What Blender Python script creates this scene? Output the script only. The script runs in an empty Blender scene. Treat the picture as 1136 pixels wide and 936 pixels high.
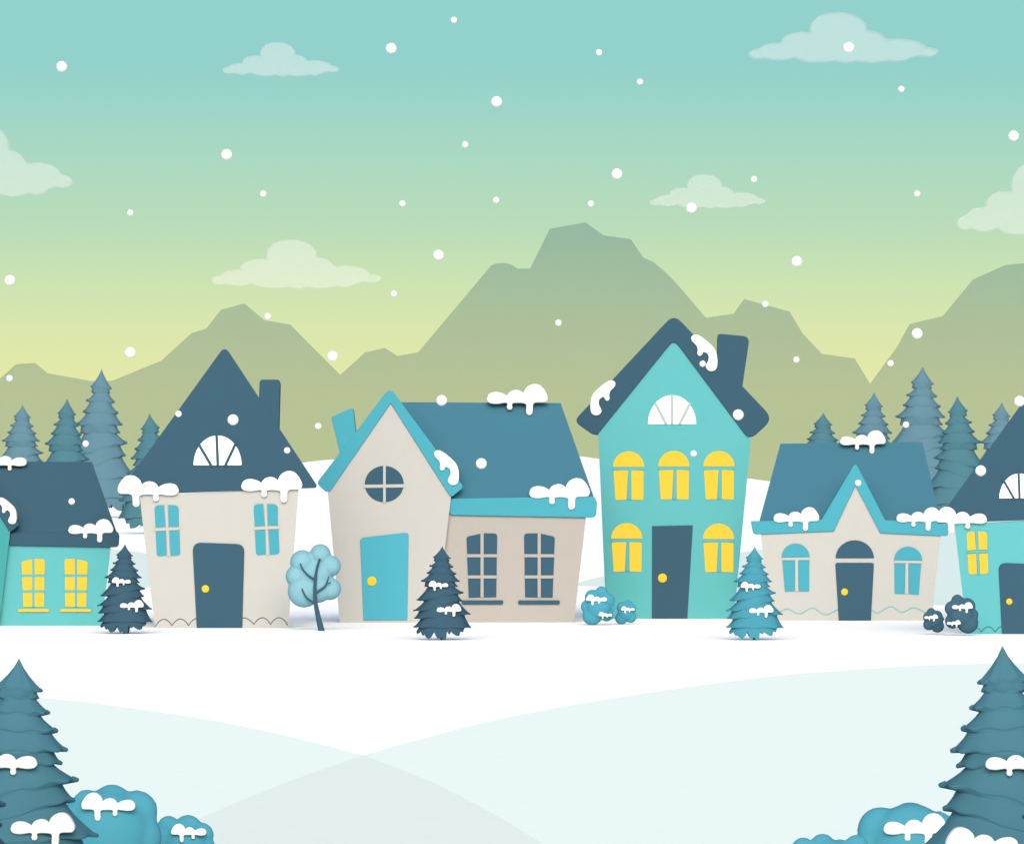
import bpy, bmesh, math, random
from mathutils import Vector
random.seed(7)
S = bpy.context.scene
C = S.collection

# ------------------------------------------------------------------ survey
# The village is laid out from a front elevation: 37 drawing units = 1 m on the
# house line, which stands 240 m from the viewpoint on flat snow (z = 0).
D0, F, EYE, U0, V0 = 240.0, 8880.0, 5.0, 568.0, 505.0

def P(u, v, d):
    return Vector(((u - U0) * d / F, d - D0, EYE + (V0 - v) * d / F))

def ground_d(v):
    return EYE * F / (v - V0)

def lin(h):
    out = []
    for i in (0, 2, 4):
        c = int(h[i:i + 2], 16) / 255.0
        out.append(c / 12.92 if c <= 0.04045 else ((c + 0.055) / 1.055) ** 2.4)
    return out

# ------------------------------------------------------------------ materials
EXPOSURE = 0.87
#CALBEGIN
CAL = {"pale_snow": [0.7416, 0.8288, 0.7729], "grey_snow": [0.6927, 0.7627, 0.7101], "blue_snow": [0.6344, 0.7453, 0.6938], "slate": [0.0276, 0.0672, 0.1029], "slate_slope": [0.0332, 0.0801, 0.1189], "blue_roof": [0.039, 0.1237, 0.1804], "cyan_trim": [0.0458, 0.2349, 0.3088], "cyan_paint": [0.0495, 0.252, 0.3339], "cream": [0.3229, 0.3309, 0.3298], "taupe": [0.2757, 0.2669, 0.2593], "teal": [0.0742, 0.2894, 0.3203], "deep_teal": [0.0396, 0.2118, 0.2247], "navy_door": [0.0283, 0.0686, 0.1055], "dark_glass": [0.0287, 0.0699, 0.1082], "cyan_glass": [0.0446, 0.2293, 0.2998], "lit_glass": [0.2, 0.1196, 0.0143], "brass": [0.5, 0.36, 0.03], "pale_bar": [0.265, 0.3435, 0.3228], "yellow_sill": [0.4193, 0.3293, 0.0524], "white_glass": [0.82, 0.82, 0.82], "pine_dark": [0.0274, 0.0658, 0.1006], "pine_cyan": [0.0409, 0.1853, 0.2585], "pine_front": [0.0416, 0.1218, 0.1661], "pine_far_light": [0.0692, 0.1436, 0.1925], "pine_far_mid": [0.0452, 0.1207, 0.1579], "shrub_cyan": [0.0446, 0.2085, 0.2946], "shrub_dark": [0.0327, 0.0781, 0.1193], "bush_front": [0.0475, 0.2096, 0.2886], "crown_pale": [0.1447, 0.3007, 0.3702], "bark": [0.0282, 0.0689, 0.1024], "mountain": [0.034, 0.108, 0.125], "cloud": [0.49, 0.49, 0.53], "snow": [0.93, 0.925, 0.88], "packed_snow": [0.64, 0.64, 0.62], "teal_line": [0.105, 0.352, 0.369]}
#CALEND
TARGET = dict(
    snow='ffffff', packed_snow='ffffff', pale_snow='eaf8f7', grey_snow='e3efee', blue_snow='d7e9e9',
    slate='4a6e80', slate_slope='4a6e80', blue_roof='538ca1', cyan_trim='5dc0cf', cyan_paint='5dc0cf',
    cream='e4e0d6', taupe='d4cbbf', teal='72cdcb', deep_teal='57b9b6',
    navy_door='4a6e80', dark_glass='4a6e80', cyan_glass='5dc0cf', lit_glass='ffdc4d', brass='ffdc4d',
    white_glass='ffffff', pale_bar='c4dcd6', yellow_sill='f5df68', dark_line='4a6e80', teal_line='6cbcb8',
    pine_dark='4a6e80', pine_cyan='59afc3', pine_front='558a98', pine_far_light='729cab', pine_far_mid='5b8d99',
    shrub_cyan='59afc3', shrub_dark='4a6e80', bush_front='59afc3', crown_pale='98cdd7', bark='4a6e80',
    mountain='78958f', cloud='ffffff')

MATS = {}
def mat(name):
    if name in MATS:
        return MATS[name]
    m = bpy.data.materials.new(name)
    m.use_nodes = True
    nt = m.node_tree
    b = nt.nodes['Principled BSDF']
    b.inputs['Roughness'].default_value = 0.9
    b.inputs['Specular IOR Level'].default_value = 0.0
    base = [min(0.93, max(0.0, a)) for a in CAL.get(name, ([0.92, 0.92, 0.91] if name == 'snow' else [0.5 * c for c in lin(TARGET[name])]))]
    tc = nt.nodes.new('ShaderNodeTexCoord')
    no = nt.nodes.new('ShaderNodeTexNoise')
    no.inputs['Scale'].default_value = 2.2
    no.inputs['Detail'].default_value = 4.0
    nt.links.new(tc.outputs['Object'], no.inputs['Vector'])
    mx = nt.nodes.new('ShaderNodeMix'); mx.data_type = 'RGBA'
    k = 0.025
    mx.inputs['A'].default_value = [c * (1 - k) for c in base] + [1]
    mx.inputs['B'].default_value = [min(1, c * (1 + k)) for c in base] + [1]
    nt.links.new(no.outputs['Fac'], mx.inputs['Factor'])
    nt.links.new(mx.outputs['Result'], b.inputs['Base Color'])
    if name == 'lit_glass':                                     # lamp-lit rooms behind the panes
        b.inputs['Emission Color'].default_value = [0.67 * c * 2 ** (-EXPOSURE) for c in lin(TARGET[name])] + [1]
        b.inputs['Emission Strength'].default_value = 1.0
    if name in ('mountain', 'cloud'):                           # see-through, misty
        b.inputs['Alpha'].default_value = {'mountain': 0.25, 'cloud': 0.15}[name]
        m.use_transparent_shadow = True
    MATS[name] = m
    return m

# ------------------------------------------------------------------ helpers
def link_mesh(name, bm, material, parent=None, loc=(0, 0, 0), smooth=False):
    me = bpy.data.meshes.new(name)
    loc = Vector(loc)
    for v in bm.verts:
        v.co -= loc
    bmesh.ops.recalc_face_normals(bm, faces=bm.faces)
    if smooth:
        for f in bm.faces:
            f.smooth = True
    bm.to_mesh(me); bm.free()
    me.materials.append(mat(material))
    o = bpy.data.objects.new(name, me)
    C.objects.link(o)
    if parent is not None:
        o.parent = parent                    # children keep coordinates relative to the thing's base
    else:
        o.location = loc
    return o

def part(name, bm, material, parent, smooth=False):
    base = parent
    off = Vector((0, 0, 0))
    while base is not None:
        off += base.location
        base = base.parent
    return link_mesh(name, bm, material, parent, off, smooth)

def tag(o, label=None, cat=None, group=None, kind=None):
    if label: o['label'] = label
    if cat: o['category'] = cat
    if group: o['group'] = group
    if kind: o['kind'] = kind
    return o

def empty(name, loc, label, cat, group=None):
    e = bpy.data.objects.new(name, None)
    e.location = loc
    C.objects.link(e)
    return tag(e, label, cat, group)

def copy_thing(o, parent=None):
    c = o.copy(); C.objects.link(c)
    if parent is not None: c.parent = parent
    for ch in list(o.children):
        copy_thing(ch, c)
    return c

def rounded(pts):
    """polygon from (u, v) or (u, v, radius) corners"""
    n = len(pts); out = []
    for i, p in enumerate(pts):
        if len(p) < 3 or not p[2]:
            out.append((p[0], p[1])); continue
        a = Vector(p[:2]); q = Vector(pts[i - 1][:2]); r = Vector(pts[(i + 1) % n][:2])
        d1, d2 = (q - a), (r - a)
        t = min(p[2], d1.length * 0.48, d2.length * 0.48)
        s, e = a + d1.normalized() * t, a + d2.normalized() * t
        for k in range(7):
            w = k / 6
            x = s * (1 - w) ** 2 + a * 2 * w * (1 - w) + e * w * w
            out.append((x.x, x.y))
    return out

def inset_poly(pts, b):
    n = len(pts)
    area = sum(pts[i - 1][0] * pts[i][1] - pts[i][0] * pts[i - 1][1] for i in range(n))
    sg = 1 if area > 0 else -1
    out = []
    for i in range(n):
        a, c, e = Vector(pts[i - 1]), Vector(pts[i]), Vector(pts[(i + 1) % n])
        d1, d2 = (c - a), (e - c)
        if d1.length < 1e-9 or d2.length < 1e-9:
            out.append(tuple(c)); continue
        d1.normalize(); d2.normalize()
        n1, n2 = Vector((-d1.y, d1.x)) * sg, Vector((-d2.y, d2.x)) * sg
        m = n1 + n2
        if m.length < 1e-6:
            m = n1
        m.normalize()
        k = b / max(0.5, m.dot(n1))
        out.append((c.x + m.x * k, c.y + m.y * k))
    return out

def slab(bm, poly, d, y0, y1, bevel=0.0, back=1.0):
    """poly drawn in elevation units at depth d, standing from y0 to y1 (metres behind d);
    bevel rounds the front edge; back < 1 narrows the far end about the middle."""
    xz = [(P(u, v, d + y0).x, P(u, v, d + y0).z) for u, v in poly]
    yw = d + y0 - D0
    rings = []
    if bevel > 0:
        for k in range(4):
            a = k / 3 * math.pi / 2
            rings.append([(x, yw + bevel * (1 - math.sin(a)), z) for x, z in inset_poly(xz, bevel * (1 - math.cos(math.pi/2 - a)) if False else bevel * (1 - math.sin(a)) )] if False else
                         [(x, yw + bevel * (1 - math.cos(a)), z) for x, z in inset_poly(xz, bevel * (1 - math.sin(a)))])
    else:
        rings.append([(x, yw, z) for x, z in xz])
    cx = (min(p[0] for p in xz) + max(p[0] for p in xz)) / 2
    zb = min(p[1] for p in xz)
    rings.append([(cx + (x - cx) * back, d + y1 - D0, zb + (z - zb) * back) for x, z in xz])
    vr = [[bm.verts.new(p) for p in r] for r in rings]
    n = len(xz)
    bm.faces.new(vr[0])
    for r0, r1 in zip(vr[:-1], vr[1:]):
        for i in range(n):
            bm.faces.new((r0[i], r0[(i + 1) % n], r1[(i + 1) % n], r1[i]))
    bm.faces.new(vr[-1][::-1])

def slab_bm(poly, d, y0, y1, bevel=0.0, back=1.0):
    bm = bmesh.new(); slab(bm, poly, d, y0, y1, bevel, back); return bm

def bar(p, q, w):
    a, b = Vector(p), Vector(q)
    n = (b - a).normalized(); n = Vector((-n.y, n.x)) * w / 2
    return [tuple(a + n), tuple(b + n), tuple(b - n), tuple(a - n)]

def arch(x0, x1, yb, yt, n=18):
    cx, rx = (x0 + x1) / 2, (x1 - x0) / 2
    return [(cx - rx * math.cos(math.pi * k / n), yb - (yb - yt) * math.sin(math.pi * k / n)) for k in range(n + 1)]

def disc(cx, cy, rx, ry, n=28):
    return [(cx + rx * math.cos(2 * math.pi * k / n), cy + ry * math.sin(2 * math.pi * k / n)) for k in range(n)]

def tube(bm, pts, radii, seg=10):
    rings = []
    for i, p in enumerate(pts):
        p = Vector(p)
        t = (Vector(pts[min(i + 1, len(pts) - 1)]) - Vector(pts[max(i - 1, 0)])).normalized()
        a = t.cross(Vector((0, 1, 0))); a.normalize()
        b = t.cross(a)
        rings.append([bm.verts.new(p + (a * math.cos(2 * math.pi * k / seg) + b * math.sin(2 * math.pi * k / seg)) * radii[i]) for k in range(seg)])
    for r0, r1 in zip(rings[:-1], rings[1:]):
        for k in range(seg):
            bm.faces.new((r0[k], r0[(k + 1) % seg], r1[(k + 1) % seg], r1[k]))
    bm.faces.new(rings[0][::-1]); bm.faces.new(rings[-1])

def curve_pts(pts, n=6):
    out = []
    for i in range(len(pts) - 1):
        p0, p1, p2, p3 = (Vector(pts[max(i - 1, 0)]), Vector(pts[i]), Vector(pts[i + 1]), Vector(pts[min(i + 2, len(pts) - 1)]))
        for k in range(n):
            t = k / n
            out.append(0.5 * ((2 * p1) + (p2 - p0) * t + (2 * p0 - 5 * p1 + 4 * p2 - p3) * t * t + (3 * p1 - p0 - 3 * p2 + p3) * t ** 3))
    out.append(Vector(pts[-1]))
    return out

def ball(bm, c, rx, ry, rz, sub=3):
    r = bmesh.ops.create_icosphere(bm, subdivisions=sub, radius=1.0)
    for v in r['verts']:
        v.co = Vector((c[0] + v.co.x * rx, c[1] + v.co.y * ry, c[2] + v.co.z * rz))

# ------------------------------------------------------------------ ground
CREST = [(-400, 560), (-60, 556), (130, 545), (235, 526), (340, 512.3), (371, 509), (500, 503), (600, 503.6), (645, 506), (663, 509),
         (740, 518), (829, 530.5), (853, 533.5), (1000, 556), (1136, 575), (1500, 590)]
def crest_z(x):
    u = x * F / 1000.0 + U0
    if u <= CREST[0][0]: v = CREST[0][1]
    elif u >= CREST[-1][0]: v = CREST[-1][1]
    else:
        for (a, va), (b, vb) in zip(CREST[:-1], CREST[1:]):
            if a <= u <= b:
                v = va + (vb - va) * (u - a) / (b - a); break
    return EYE + (V0 - v) * 1000.0 / F

def smooth01(t):
    t = max(0.0, min(1.0, t)); return t * t * (3 - 2 * t)

def terrain_z(x, d):
    if d < 700: return 0.0
    if d <= 1000: return crest_z(x) * smooth01((d - 700) / 300)
    return crest_z(x) + (-60 - crest_z(x)) * smooth01((d - 1000) / 500)

bm = bmesh.new()
ds = [-400, -150, 20, 60, 100, 150, 200, 250, 300, 400, 500, 600, 700] + [700 + 15 * k for k in range(1, 21)] + [1010, 1025, 1050, 1100, 1150, 1200, 1300, 1400, 1500, 2500, 4000, 7000, 12000]
xs = [-9000, -4000, -1500, -600, -300, -180] + [-120 + 3 * k for k in range(81)] + [180, 300, 600, 1500, 4000, 9000]
grid = [[bm.verts.new((x, d - D0, terrain_z(x, d))) for x in xs] for d in ds]
for i in range(len(ds) - 1):
    for j in range(len(xs) - 1):
        bm.faces.new((grid[i][j], grid[i][j + 1], grid[i + 1][j + 1], grid[i + 1][j]))
g = link_mesh('ground', bm, 'snow', smooth=True)
tag(g, kind='structure')

def drift(name, outline, z, material):
    pts = curve_pts([(u, v) for u, v in outline[0]], 8)
    pts = [(p.x, p.y) for p in pts] + outline[1]
    bm = bmesh.new()
    top = []
    for u, v in pts:
        p = P(u, v, ground_d(v)); top.append(bm.verts.new((p.x, p.y, z)))
    low = [bm.verts.new((v.co.x, v.co.y, -0.02)) for v in top]
    bm.faces.new(top)
    for i in range(len(top)):
        bm.faces.new((top[i], top[i - 1], low[i - 1], low[i]))
    tag(link_mesh(name, bm, material), kind='structure')

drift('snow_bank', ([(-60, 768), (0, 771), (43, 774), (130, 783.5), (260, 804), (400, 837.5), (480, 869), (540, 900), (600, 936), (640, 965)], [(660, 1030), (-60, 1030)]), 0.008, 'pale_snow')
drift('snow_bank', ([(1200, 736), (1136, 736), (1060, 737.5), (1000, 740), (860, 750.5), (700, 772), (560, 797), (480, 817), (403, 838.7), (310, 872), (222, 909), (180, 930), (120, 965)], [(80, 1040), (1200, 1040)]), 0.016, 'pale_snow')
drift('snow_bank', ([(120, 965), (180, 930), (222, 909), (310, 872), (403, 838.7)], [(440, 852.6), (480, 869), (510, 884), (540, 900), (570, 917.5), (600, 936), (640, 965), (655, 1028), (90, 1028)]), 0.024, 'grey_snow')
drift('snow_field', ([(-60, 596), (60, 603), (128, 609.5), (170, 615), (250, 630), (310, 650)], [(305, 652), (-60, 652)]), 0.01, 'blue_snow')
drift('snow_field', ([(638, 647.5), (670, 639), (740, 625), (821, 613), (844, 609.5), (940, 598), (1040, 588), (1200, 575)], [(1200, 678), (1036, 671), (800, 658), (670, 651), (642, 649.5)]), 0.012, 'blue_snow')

# ------------------------------------------------------------------ mountains
RIDGE = [(-3200, 520), (-2900, 430), (-2600, 380), (-2350, 330), (-2100, 400), (-1850, 425), (-1600, 360), (-1380, 300), (-1250, 345), (-1050, 360), (-900, 420), (-740, 380), (-600, 320), (-480, 345), (-370, 390), (-260, 440), (-120, 455), (-60, 440), (0, 420), (17.5, 404), (38.8, 402.5), (53, 414), (101, 422.5), (124, 422.5), (179, 400), (212.5, 369.5), (228.8, 364.5), (245, 343.8),
         (271, 336.5), (293, 355), (321.8, 360), (377.5, 415.8), (405, 391), (427, 386), (441, 394.8), (463.8, 390.8), (545, 294.5), (550, 292.6), (556, 291.8), (561, 291.9), (566, 293), (570, 295.2), (574, 298),
         (588, 298), (610, 253.8), (649.5, 246.8), (669.5, 261), (700, 265.5), (713.8, 286), (719, 288), (725, 291), (735, 299.3), (744, 307.5), (757.5, 322.5), (783, 352.5), (813.8, 348),
         (825.5, 331.8), (875.8, 345.5), (890.5, 370), (911.8, 392.5), (948, 397.5), (965.3, 425.5), (995, 385), (1009, 359.5), (1046, 350.5), (1079.5, 310), (1115.5, 294), (1136, 292),
         (1190, 300), (1240, 345), (1330, 400), (1420, 450), (1560, 390), (1700, 330), (1820, 352), (1980, 425), (2150, 380), (2330, 300), (2480, 340), (2700, 420), (2950, 370), (3200, 340), (3500, 430), (3900, 530)]
bm = bmesh.new()
fr, cr, bk = [], [], []
for u, v in RIDGE:
    p = P(u, v, 6500); x = p.x
    fr.append(bm.verts.new((x, 6485 - D0, -62))); cr.append(bm.verts.new(p)); bk.append(bm.verts.new((x * 0.97, 6900 - D0, -62)))
for i in range(len(RIDGE) - 1):
    bm.faces.new((fr[i], fr[i + 1], cr[i + 1], cr[i])); bm.faces.new((cr[i], cr[i + 1], bk[i + 1], bk[i]))
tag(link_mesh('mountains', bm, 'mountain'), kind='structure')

# ------------------------------------------------------------------ clouds
CLOUD = [(105, 203), (109, 193), (120, 187), (133, 184), (145, 180), (157, 172), (170, 166), (190, 162), (215, 162), (227, 160), (229, 147), (240, 135), (260, 127), (280, 122), (300, 121), (320, 121), (338, 124), (335, 112), (336, 100), (341, 85), (350, 74), (368, 60), (390, 52), (415, 48), (440, 47), (470, 49), (500, 58),
         (520, 68), (535, 82), (543, 93), (546, 105), (545, 116), (562, 116), (580, 120), (597, 127), (610, 137), (621, 149), (645, 147), (665, 146), (695, 148), (720, 152), (740, 158), (755, 165), (771, 178), (788, 179), (800, 183), (811, 188), (816, 194), (811, 201), (800, 207), (785, 210), (770, 210), (745, 207), (730, 211), (715, 213), (703, 219), (690, 224), (675, 227), (660, 228), (630, 223), (600, 230), (580, 232),
         (560, 233), (535, 231), (510, 226), (490, 232), (470, 234), (450, 231), (435, 225), (400, 230), (380, 231), (360, 231), (335, 230), (310, 226), (292, 221), (275, 213), (260, 218), (245, 221), (228, 223), (210, 223), (187, 220), (165, 215), (150, 218), (135, 219), (120, 217), (110, 211)]
bm = bmesh.new()
slab(bm, [(U0 + (x - 460.5) / 711 * 200, V0 - (234 - y) / 711 * 200) for x, y in CLOUD], 5000, 0, 22)
cloud0 = link_mesh('cloud', bm, 'cloud', None, (0, 5011 - D0, EYE))
for i, (xl, w, yb, sy, lab) in enumerate([
    (246.5, 129.5, 84, 1.1, 'small white cloud high on the left, above the longer cloud by the pointed roof house'),
    (831.3, 210.2, 69, 1.0, 'wide white cloud at the top right with a large snowflake over it'),
    (234, 188.5, 320, 1.1, 'long low cloud just above the left mountain peak'),
    (721, 129.5, 230.5, 1.1, 'small cloud beside the highest mountain summit, a large snowflake at its lower edge'),
    (-107, 187, 218, 1.65, 'tall cloud cut off by the left edge of the picture'),
    (1062.5, 187, 261, 1.65, 'tall cloud cut off by the right edge of the picture')]):
    o = cloud0 if i == 0 else copy_thing(cloud0)
    k = w / 200
    p = P(xl + w / 2, yb, 5000)
    o.location = (p.x, 5011 - D0, p.z)
    o.scale = (k, k, k * sy)
    tag(o, lab, 'cloud', 'clouds drifting in the sky')

# ------------------------------------------------------------------ snow lumps
LUMP = [(125, 285), (133, 250), (150, 217), (172, 198), (200, 185), (230, 179), (260, 178), (295, 182), (330, 190), (370, 208), (410, 232), (425, 205), (445, 182), (470, 165), (500, 154), (535, 150), (565, 152), (592, 161), (620, 177), (643, 197), (650, 168), (665, 138), (690, 110), (720, 88), (760, 70), (800, 65), (838, 69), (872, 82), (903, 107), (930, 140),
        (950, 170), (967, 203), (979, 232), (985, 262), (979, 295), (965, 316), (945, 327), (900, 330), (850, 329), (810, 332), (788, 343), (777, 362), (775, 390), (773, 460), (765, 487), (748, 504), (722, 512), (697, 504), (682, 487), (675, 460), (679, 390), (679, 366), (667, 350), (640, 342), (600, 338), (560, 337), (520, 338), (490, 343),
        (482, 355), (484, 370), (489, 392), (481, 420), (465, 431), (447, 434), (428, 431), (413, 418), (405, 392), (411, 370), (413, 355), (406, 340), (385, 335), (350, 340), (320, 346), (280, 351), (240, 352), (203, 349), (170, 341), (148, 328), (133, 310)]
VERGE = [(900, 178), (906, 160), (928, 149), (950, 151), (972, 161), (1000, 180), (1030, 205), (1058, 230), (1082, 257), (1097, 283), (1105, 312), (1109, 350), (1108, 385), (1104, 410), (1093, 428), (1078, 437), (1058, 440), (1038, 435), (1024, 423), (1016, 408), (1017, 390), (1027, 370), (1036, 352), (1039, 332), (1035, 312), (1024, 298),
         (1008, 290), (997, 289), (991, 303), (980, 315), (968, 321), (956, 314), (949, 303), (950, 285), (952, 265), (946, 245), (935, 230), (918, 214), (905, 198)]
def lump_base(poly, ox, oy, unit, mirror, depth, bev):
    bm = bmesh.new()
    q = [(((x - ox) / unit) * (-1 if mirror else 1), (oy - y) / unit) for x, y in poly]
    xz = q
    rings = []
    for k in range(4):
        a = k / 3 * math.pi / 2
        rings.append([(x, bev * (1 - math.cos(a)), z) for x, z in inset_poly(xz, bev * (1 - math.sin(a)))])
    for k in range(1, 4):
        a = k / 3 * math.pi / 2
        rings.append([(x, depth - bev * (1 - math.sin(a)), z) for x, z in inset_poly(xz, bev * (1 - math.cos(a)))])
    vr = [[bm.verts.new(p) for p in r] for r in rings]
    n = len(xz)
    bm.faces.new(vr[0])
    for r0, r1 in zip(vr[:-1], vr[1:]):
        for i in range(n):
            bm.faces.new((r0[i], r0[(i + 1) % n], r1[(i + 1) % n], r1[i]))
    bm.faces.new(vr[-1][::-1])
    return bm
LUMP_MESH = {}
def snow(u_left, w, v_base, d, y_front, depth, label, group, mirror=False, kind='lump', rot=0):
    key = (kind, mirror)
    src = LUMP_MESH.get(key)
    if kind == 'lump':
        u_c = u_left + w / 2
        if src is None:
            b = lump_base(LUMP, 555, 335, 860, mirror, 0.32, 0.03)
    else:
        u_c = u_left + w / 2
        if src is None:
            b = lump_base(VERGE, 1004.5, 440, 209, mirror, 0.5, 0.05)
    p = P(u_c, v_base, d + y_front)
    if src is None:
        o = link_mesh('snow_clump', b, 'packed_snow')
        LUMP_MESH[key] = o
    else:
        o = src.copy(); C.objects.link(o)
    k = w * (d + y_front) / F
    o.location = p
    o.scale = (k, depth / (0.32 if kind == 'lump' else 0.5), k)
    return tag(o, label, 'snow', group)
ROOF_SNOW = 'snow clumps lying on the roofs'
TREE_SNOW = 'snow clumps caught on the trees and bushes'

# ------------------------------------------------------------------ house kit
class Kit:
    back = 0.9
    """front-elevation drawing of a house, scaled and moved to its plot"""
    def __init__(self, s, ax, ay, bx, by):
        self.s, self.ax, self.ay, self.bx, self.by = s, ax, ay, bx, by
    def __call__(self, pts):
        out = []
        for p in pts:
            q = (self.bx + (p[0] - self.ax) * self.s, self.by + (p[1] - self.ay) * self.s)
            out.append(q + ((p[2] * self.s,) if len(p) > 2 else ()))
        return out
    def x(self, v): return self.bx + (v - self.ax) * self.s
    def y(self, v): return self.by + (v - self.ay) * self.s

def panes(K, polys, d, y, parent, glass, bars=None, bar_mat=None, name='window'):
    bm = bmesh.new()
    for q in polys:
        slab(bm, rounded(K(q)), d, y - 0.02, y + 0.02)
    w = part(name, bm, glass, parent)
    if bars:
        bm = bmesh.new()
        for i, b in enumerate(bars):
            slab(bm, K(b), d, y - 0.04 - 0.004 * i, y - 0.017)
        part('glazing_bar', bm, bar_mat, w)
    return w

def door(K, poly, d, y, parent, m, knob, r, kmat='brass'):
    dr = part('door', slab_bm(rounded(K(poly)), d, y - 0.04, y + 0.03, 0.012), m, parent)
    bm = bmesh.new()
    p = P(K.x(knob[0]), K.y(knob[1]), d + y - 0.06)
    rr = r * K.s * d / F
    ball(bm, p, rr, 0.035, rr)
    part('door_knob', bm, kmat, dr, True)
    return dr

def trim_line(K, runs, d, y, parent, m, name, w=0.9, wavy=False):
    for run in runs:
        bm = bmesh.new()
        pts = []
        if wavy:
            pts = curve_pts([(x, yy, 0) for x, yy in run], 8)
        else:
            for (a, b, c) in run:
                for k in range(9):
                    t = k / 8
                    x = (1 - t) ** 2 * a[0] + 2 * t * (1 - t) * b[0] + t * t * c[0]
                    yy = (1 - t) ** 2 * a[1] + 2 * t * (1 - t) * b[1] + t * t * c[1]
                    pts.append(Vector((x, yy, 0)))
        q = K([(p.x, p.y) for p in pts])
        wp = [P(u, v, d + y) for u, v in q]
        tube(bm, wp, [w * K.s * d / F / 2] * len(wp), 6)
        part(name, bm, m, parent)

def fan_window(K, x0, x1, yb, yt, d, y, parent, barmat, lines, w):
    pane = part('attic_window', slab_bm(K(arch(x0, x1, yb, yt, 24)), d, y - 0.02, y + 0.02), 'white_glass', parent)
    bm = bmesh.new()
    for i, (p, q) in enumerate(lines):
        slab(bm, K(bar(p, q, w)), d, y - 0.045 - 0.004 * i, y - 0.017)
    part('glazing_bar', bm, barmat, pane)

def tilted_roof(K, tl, tr, br, bl, d, y_eave, y_ridge, y_back, parent, m, thick=5):
    """roof sloping up away from the viewer, with its far slope behind the ridge"""
    bm = bmesh.new()
    A = [P(*K([q])[0], d + y) for q, y in ((bl, y_eave), (br, y_eave), (tr, y_ridge), (tl, y_ridge))]
    cx = (A[0].x + A[1].x) / 2
    zb = A[0].z
    B = [Vector((cx + (p.x - cx) * K.back, d + y_back - D0, zb)) for p in (A[0], A[1])]
    va = [bm.verts.new(p) for p in A]; vb = [bm.verts.new(p) for p in B]
    bm.faces.new(va); bm.faces.new((va[3], va[2], vb[1], vb[0]))
    bm.faces.new((va[1], vb[1], va[2])); bm.faces.new((va[0], va[3], vb[0])); bm.faces.new((va[0], vb[0], vb[1], va[1]))
    return part('roof', bm, m, parent)

# ------------------------------------------------------------------ steep-roofed cottages (left of centre and right edge)
def pointed_house(K, base_v, label, wall, glass, roof_m='slate'):
    d = ground_d(base_v)
    root = empty('cottage', P(K.x(246), base_v, d), label, 'house', 'houses in the row')
    part('wall', slab_bm(K([(154.8, 550), (331.3, 541), (319.6, 700), (172.6, 700)]), d, 0, 4, 0, K.back), wall, root)
    rf = part('roof', slab_bm(rounded(K([(249.3, 383.5, 9), (353.5, 541, 6), (129.5, 549.5, 6)])), d, -0.06, 4.2, 0.02, K.back), roof_m, root)
    part('chimney', slab_bm(rounded(K([(286.3, 470), (288, 421, 4), (310.8, 421, 4), (309, 490), (286.3, 490)])), d, -0.05, 1.0, 0.02, 0.97), roof_m, rf)
    fan_window(K, 214.7, 267.9, 515.8, 483, d, -0.06, root, roof_m, [((240.2, 481), (241.7, 517)), ((219.6, 491), (235, 517.5)), ((261.8, 491), (249.3, 517.5))], 3.0)
    door(K, [(213.3, 601.3, 11), (271.2, 603.5, 9), (268.7, 699), (218.4, 699)], d, 0, root, 'navy_door', (227.9, 653), 4.3)
    for dx, dy in ((0, 0), (110, -1.3)):
        sh = lambda q: [(p[0] + dx, p[1] + dy) + tuple(p[2:]) for p in q]
        panes(K, [sh(q) for q in (
            [(171.2, 560.3, 8), (181.8, 560), (183.7, 584), (172.5, 585)], [(186.6, 560), (198.3, 560.3, 7), (198.4, 584), (187.3, 584)],
            [(172.7, 590), (184, 589), (184.8, 616), (174, 617.2, 4)], [(187.9, 589), (199, 588.7), (200.1, 615.8, 4), (189.4, 616.5)])],
            d, 0, root, glass, [sh(bar((184.2, 559.5), (187.2, 617), 2.6)), sh(bar((171.8, 587.6), (199.4, 586.2), 2.8))], wall)
    trim_line(K, [[((172.4, 694.5), (181.5, 679), (190.8, 693.5)), ((190.8, 693.5), (200.2, 679), (209.2, 693.5)), ((209.2, 693.5), (213, 687), (218, 685.6))],
                  [((269.4, 685), (276, 685), (281.7, 692.2)), ((281.7, 692.2), (291.3, 677.5), (300, 692.2)), ((300, 692.2), (310, 677), (319.2, 693))]],
              d, -0.005, root, 'dark_line', 'scalloped_trim', 0.9)
    return root, d

K1 = Kit(1, 0, 0, 0, 0)
h1, d1 = pointed_house(K1, 696.3, 'cream cottage under a steep dark pointed roof, left of the house with the cyan gable', 'cream', 'cyan_glass')
snow(130.3, 68, 548.3, d1, -0.14, 0.4, 'snow clump on the left eave of the cream cottage with the steep pointed roof', ROOF_SNOW, True)
snow(267.4, 68, 543.5, d1, -0.14, 0.4, 'snow clump on the right eave of the cream cottage with the steep pointed roof', ROOF_SNOW)

K6 = Kit(0.835, 172, 696, 1073, 703); K6.back = 0.8
h6, d6 = pointed_house(K6, 703, 'teal cottage with a steep dark roof and yellow lit window, cut by the right edge', 'teal', 'lit_glass')
snow(1038.2, 56.8, 579.8, d6, -0.14, 0.4, 'snow clump on the eave of the teal cottage at the right edge', ROOF_SNOW, True)

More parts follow.
